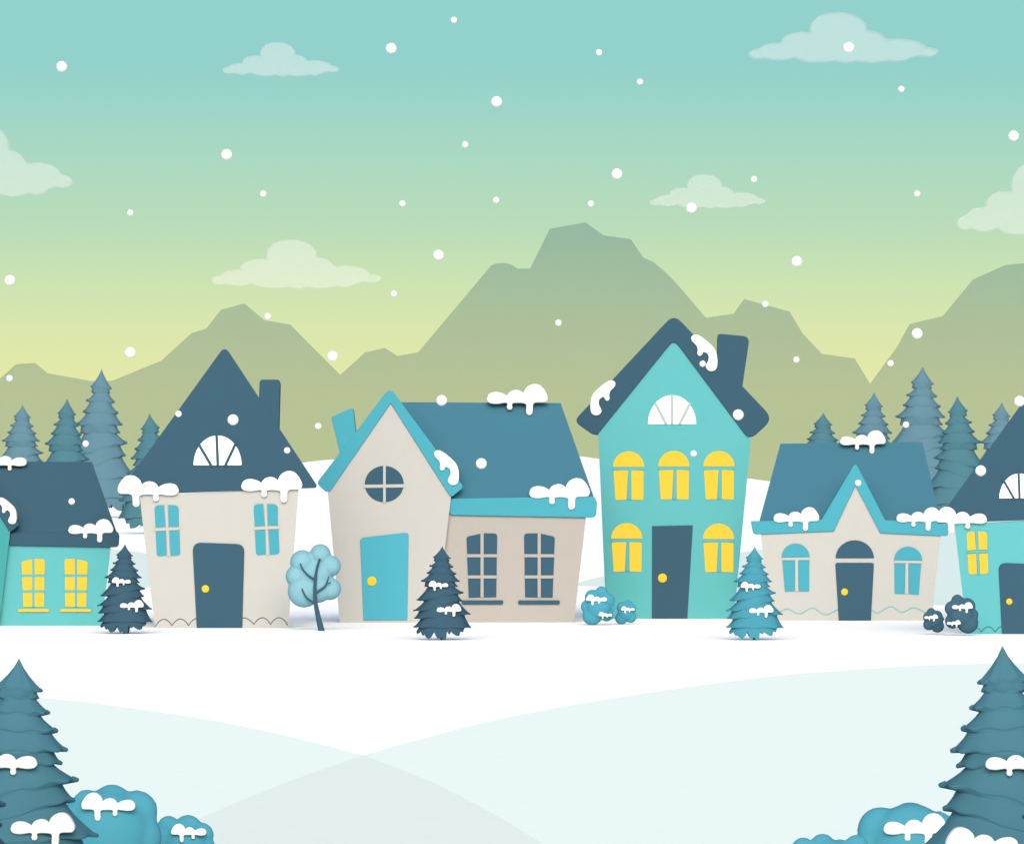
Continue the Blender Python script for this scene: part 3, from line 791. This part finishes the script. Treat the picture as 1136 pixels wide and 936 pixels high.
W = bpy.data.worlds.new('World'); S.world = W; W.use_nodes = True
nt = W.node_tree; nt.nodes.clear()
out = nt.nodes.new('ShaderNodeOutputWorld')
sky = nt.nodes.new('ShaderNodeTexSky'); sky.sky_type = 'NISHITA'; sky.sun_disc = False
sky.sun_elevation = SUN_EL; sky.sun_rotation = math.pi
sky.air_density = 1.0; sky.dust_density = 4.0
bgN = nt.nodes.new('ShaderNodeBackground'); bgN.inputs['Strength'].default_value = 0.15
nt.links.new(sky.outputs['Color'], bgN.inputs['Color'])
tc = nt.nodes.new('ShaderNodeTexCoord'); sep = nt.nodes.new('ShaderNodeSeparateXYZ')
nt.links.new(tc.outputs['Generated'], sep.inputs['Vector'])
mr = nt.nodes.new('ShaderNodeMapRange')
ZLO, ZHI = (V0 - 560) / F, (V0 + 20) / F
mr.inputs['From Min'].default_value = ZLO; mr.inputs['From Max'].default_value = ZHI
nt.links.new(sep.outputs['Z'], mr.inputs['Value'])
ramp = nt.nodes.new('ShaderNodeValToRGB')
nt.links.new(mr.outputs['Result'], ramp.inputs['Fac'])
STOPS = [(560, 'eaeda2'), (440, 'e7eaa7'), (405, 'e2e8a9'), (350, 'd7e6af'), (300, 'c8e2b4'), (250, 'badcba'), (200, 'b0dabf'), (150, 'a5d7c4'), (110, '9bd4c9'), (70, '93d1cc'), (0, '93d2cd')]
cr = ramp.color_ramp
while len(cr.elements) > 1: cr.elements.remove(cr.elements[0])
kx = 2 ** (-EXPOSURE)
for i, (v, h) in enumerate(STOPS):
    pos = ((V0 - v) / F - ZLO) / (ZHI - ZLO)
    e = cr.elements[0] if i == 0 else cr.elements.new(pos)
    e.position = pos; e.color = [c * kx for c in lin(h)] + [1]
bgR = nt.nodes.new('ShaderNodeBackground'); bgR.inputs['Strength'].default_value = 1.0
nt.links.new(ramp.outputs['Color'], bgR.inputs['Color'])
mr2 = nt.nodes.new('ShaderNodeMapRange')
mr2.inputs['From Min'].default_value = 0.07; mr2.inputs['From Max'].default_value = 0.35
nt.links.new(sep.outputs['Z'], mr2.inputs['Value'])
mixw = nt.nodes.new('ShaderNodeMixShader')
nt.links.new(mr2.outputs['Result'], mixw.inputs['Fac'])
nt.links.new(bgR.outputs['Background'], mixw.inputs[1]); nt.links.new(bgN.outputs['Background'], mixw.inputs[2])
nt.links.new(mixw.outputs['Shader'], out.inputs['Surface'])

# ------------------------------------------------------------------ camera
cam = bpy.data.cameras.new('camera'); co = bpy.data.objects.new('camera', cam); C.objects.link(co)
co.location = (0, -D0, EYE); co.rotation_euler = (math.pi / 2, 0, 0)
cam.sensor_width = 36; cam.sensor_fit = 'HORIZONTAL'; cam.lens = 36 * F / 1136
cam.shift_y = (V0 - 468) / 1136
cam.clip_start = 1; cam.clip_end = 30000
S.camera = co
S.view_settings.view_transform = 'Standard'; S.view_settings.look = 'None'
S.view_settings.gamma = 1; S.view_settings.exposure = EXPOSURE
S.cycles.use_denoising = True
S.cycles.max_bounces = 8; S.cycles.transparent_max_bounces = 12
